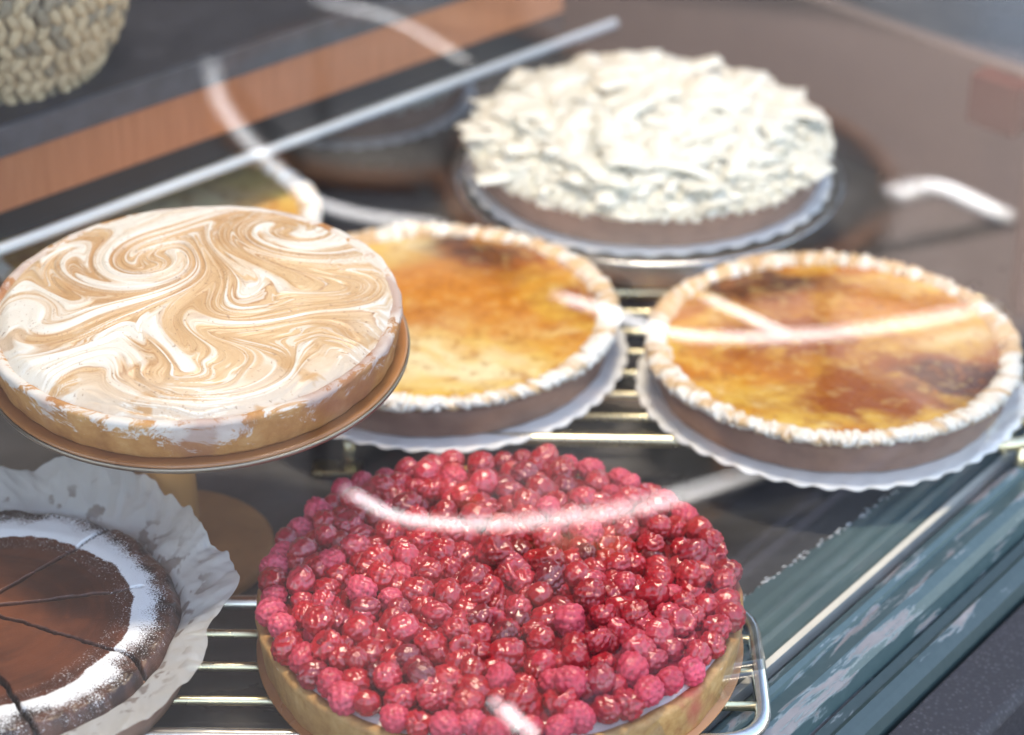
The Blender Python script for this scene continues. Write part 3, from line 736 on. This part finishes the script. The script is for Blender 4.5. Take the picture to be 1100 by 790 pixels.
m1 = t.n('MixShader', Fac=.42); t.t.links.new(pb_.outputs[0], m1.inputs[1]); t.t.links.new(tl.outputs[0], m1.inputs[2])
m2 = t.n('MixShader', Fac=.2); t.t.links.new(m1.outputs[0], m2.inputs[1]); t.t.links.new(tp.outputs[0], m2.inputs[2]); t.t.links.new(m2.outputs[0], t.out.inputs[0])
rf = lambda T: .1355+.009*(fbm(np.cos(T)*3+2, np.sin(T)*3+2, 3, 5)-.5)*2+.0012*np.sin(9*T)+.009*np.exp(-((T-1.15)/.28)**2)
link('baking_paper', polar('baking_paper', 70, 720, rf, pap_h, pap_c, r0=.099), t.m, cake)
link('base', lathe('cake_base', [(.05, ZR+.0046), (.112, ZR+.0046), (.114, .03), (.1135, .044), (.108, .052), (.05, .052)], 96), M_choc_case, cake)

# ------------------------------------------------------------------ woven basket on the counter
bz = .1902
bc = at(2, 70, bz)
bask = empty('woven_basket', (bc.x, bc.y, bz), 'round basket of braided pale seagrass rope on the slate counter', 'basket')
V, fs, C = [], [], []
uni = bmesh.new(); bmesh.ops.create_uvsphere(uni, u_segments=10, v_segments=8, radius=1); UV = [v.co.copy() for v in uni.verts]; UF = [tuple(v.index for v in f.verts) for f in uni.faces]; uni.free()
r_ = random.Random(8)
for row in range(13):
    zz_ = .005+row*.0108; Rr = .062+.036*math.sin(min(1, (zz_)/.10)*pi/2)**.8
    n = int(2*pi*Rr/.0096)
    for k in range(n):
        a = 2*pi*(k+r_.uniform(-.12, .12))/n+row*.13
        for sgn, off in ((1, .0),):
            ex = Vector((-sin(a), cos(a), 0)); er = Vector((cos(a), sin(a), 0)); ez = Vector((0, 0, 1))
            tl_ = .62 if row % 2 else -.62
            d = (ex*cos(tl_)*.55+ez*sin(tl_)).normalized() if True else ex
            d = (ez*.86+ex*((.5 if row % 2 else -.35)+r_.uniform(-.16, .16))+er*r_.uniform(-.1, .1)).normalized(); b_ = er; c_ = d.cross(b_)
            p = er*(Rr+r_.uniform(-.0007, .0007))+ez*zz_
            s0 = r_.uniform(.85, 1.12); b = len(V)
            col = [.48*s0, .37*s0, .23*s0] if r_.random() < .8 else [.24, .20, .14]
            for q in UV:
                V.append(tuple(p+d*q.z*.0100*s0+c_*q.x*.0047+b_*q.y*.0046)); C.append(col)
            fs.extend([tuple(b+i for i in f) for f in UF])
link('rope_weave', mesh_np('rope_weave', V, fs, True, np.array(C)), mat_tint('seagrass', .7, .3, 500, .6, .0008), bask)
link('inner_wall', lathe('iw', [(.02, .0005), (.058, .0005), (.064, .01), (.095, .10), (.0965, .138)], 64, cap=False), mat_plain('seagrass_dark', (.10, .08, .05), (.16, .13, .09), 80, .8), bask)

# ------------------------------------------------------------------ chairs in the street, seen as reflections
def chair(name, label, seat_px, seat_w, tubes, zs=-.27, rim=None):
    sc = at(seat_px[0], seat_px[1], zs); R = seat_w/F*((H-zs)/(sp+(seat_px[1]-395)/F*cp))
    c = mir(sc); root = empty(name, (c.x, c.y, -.716), label, 'chair', 'round-seated chairs in the street')
    zz = zs+.716
    link('seat', lathe('seat', [(R*.3, zz-.022), (R-.012, zz-.022), (R-.010, zz-.001), (R*.3, zz)], 96), M_seat, root)
    link('seat_rim', lathe('seat_rim', [(R-.0095, zz-.026), (R-.001, zz-.026), (R, zz-.015), (R-.001, zz+.001), (R-.0095, zz+.003), (R-.0095, zz-.026)], 96, cap=False), rim or M_seatrim_dark, root)
    for k in range(4):
        a = pi/4+k*pi/2; link('leg', tube('leg', [(R*.75*cos(a), R*.75*sin(a), zz-.023), (R*.9*cos(a), R*.9*sin(a), .002)], .009, bend=0), M_chairdark, root)
    for (pts_, rd) in tubes:
        P = [mir(at(px, py, z))-root.location for px, py, z in pts_]
        link('arm_rail', tube('arm_rail', P, rd, bend=.06), M_chairwhite, root)
        for e in (P[0], P[-1]):
            d = Vector((0, 0, zz)); e2 = Vector((e.x, e.y, 0)); n_ = e2.normalized()*min(e2.length, R-.015)
            link('arm_support', tube('arm_support', [e-Vector((0, 0, .004)), Vector((n_.x, n_.y, zz-.012))], .005, bend=0), M_chairdark, root)
    return root
z_ = -.10
chair('street_chair', 'round-seated chair with white arm rails reflected at the upper left of the glass', (441, 96), 213,
      [([(232, 70, z_), (240, 115, z_), (283, 168, z_), (345, 222, z_), (400, 237, z_), (484, 246, z_)], .0054), ([(345, 2, z_), (430, 22, z_), (505, 68, z_)], .0032)])
chair('street_chair', 'round-seated chair with white arm rails reflected behind the white chocolate tart', (722, 188), 243,
      [([(966, 212, z_), (1012, 200, z_), (1088, 236, z_)], .0072), ([(606, 322, z_), (650, 335, z_), (735, 367, z_), (870, 366, z_), (985, 352, z_), (1072, 332, z_)], .0048), ([(762, 322, z_), (850, 362, z_)], .0042)], rim=M_seatrim)
z_ = -.14
chair('street_chair', 'round-seated chair with a long white arm rail reflected across the raspberry tart', (640, 500), 150,
      [([(383, 533, z_), (432, 562, z_), (520, 570, z_), (680, 555, z_), (818, 512, z_)], .0050), ([(903, 536, z_), (930, 562, z_)], .006), ([(545, 762, z_), (582, 800, z_)], .006)], zs=-.42)

# ------------------------------------------------------------------ light
saz = math.atan2(TD.y, TD.x)
sdir2 = (-TD*math.cos(radians(2))-ND*math.sin(radians(2))).normalized()    # along the street, a little from behind the building
elev = radians(66)
S_ = Vector((sdir2.x*cos(elev), sdir2.y*cos(elev), sin(elev)))
sun = bpy.data.lights.new('sun', 'SUN'); sun.energy = 4.0; sun.angle = radians(.5); sun.color = (1, .98, .95)
so = bpy.data.objects.new('sun', sun); COL.objects.link(so); so.rotation_euler = S_.to_track_quat('Z', 'Y').to_euler(); so.location = S_*5
lx, ly, lz = .05, 1.60, 2.45
fix = empty('added_lamp', (lx, ly, lz), 'unseen rectangular lamp added above the display to put glints on the tarts', 'lamp')  # added lamp out of view, gives the glints on glaze and piping
link('housing', box('housing', (-.32, -.16, .004), (.32, .16, .05), .004), M_ceil, fix)
link('cord', tube('cord', [(0, 0, .05), (0, 0, .547)], .004, bend=0), M_black, fix)
ar = bpy.data.lights.new('added_light', 'AREA'); ar.shape = 'RECTANGLE'; ar.size = .60; ar.size_y = .28; ar.energy = 13.0; ar.color = (1, .93, .82)
ao = bpy.data.objects.new('added_light', ar); COL.objects.link(ao); ao.parent = fix; ao.location = (0, 0, 0)
w = bpy.data.worlds.new('World'); scn.world = w; w.use_nodes = True; nt_ = w.node_tree; nt_.nodes.clear()
sk = nt_.nodes.new('ShaderNodeTexSky'); sk.sky_type = 'NISHITA'; sk.sun_disc = False; sk.sun_elevation = elev
sk.sun_rotation = math.atan2(S_.x, S_.y)
bg = nt_.nodes.new('ShaderNodeBackground'); bg.inputs[1].default_value = .15; ow = nt_.nodes.new('ShaderNodeOutputWorld')
nt_.links.new(sk.outputs[0], bg.inputs[0]); nt_.links.new(bg.outputs[0], ow.inputs[0])
scn.view_settings.view_transform = 'Standard'; scn.view_settings.look = 'None'; scn.view_settings.gamma = 1
scn.view_settings.exposure = 2.3
scn.view_settings.use_white_balance = True; scn.view_settings.white_balance_temperature = 7600; scn.view_settings.white_balance_tint = 12
scn.cycles.use_denoising = True
scn.cycles.max_bounces = 8; scn.cycles.transparent_max_bounces = 12; scn.cycles.caustics_reflective = False
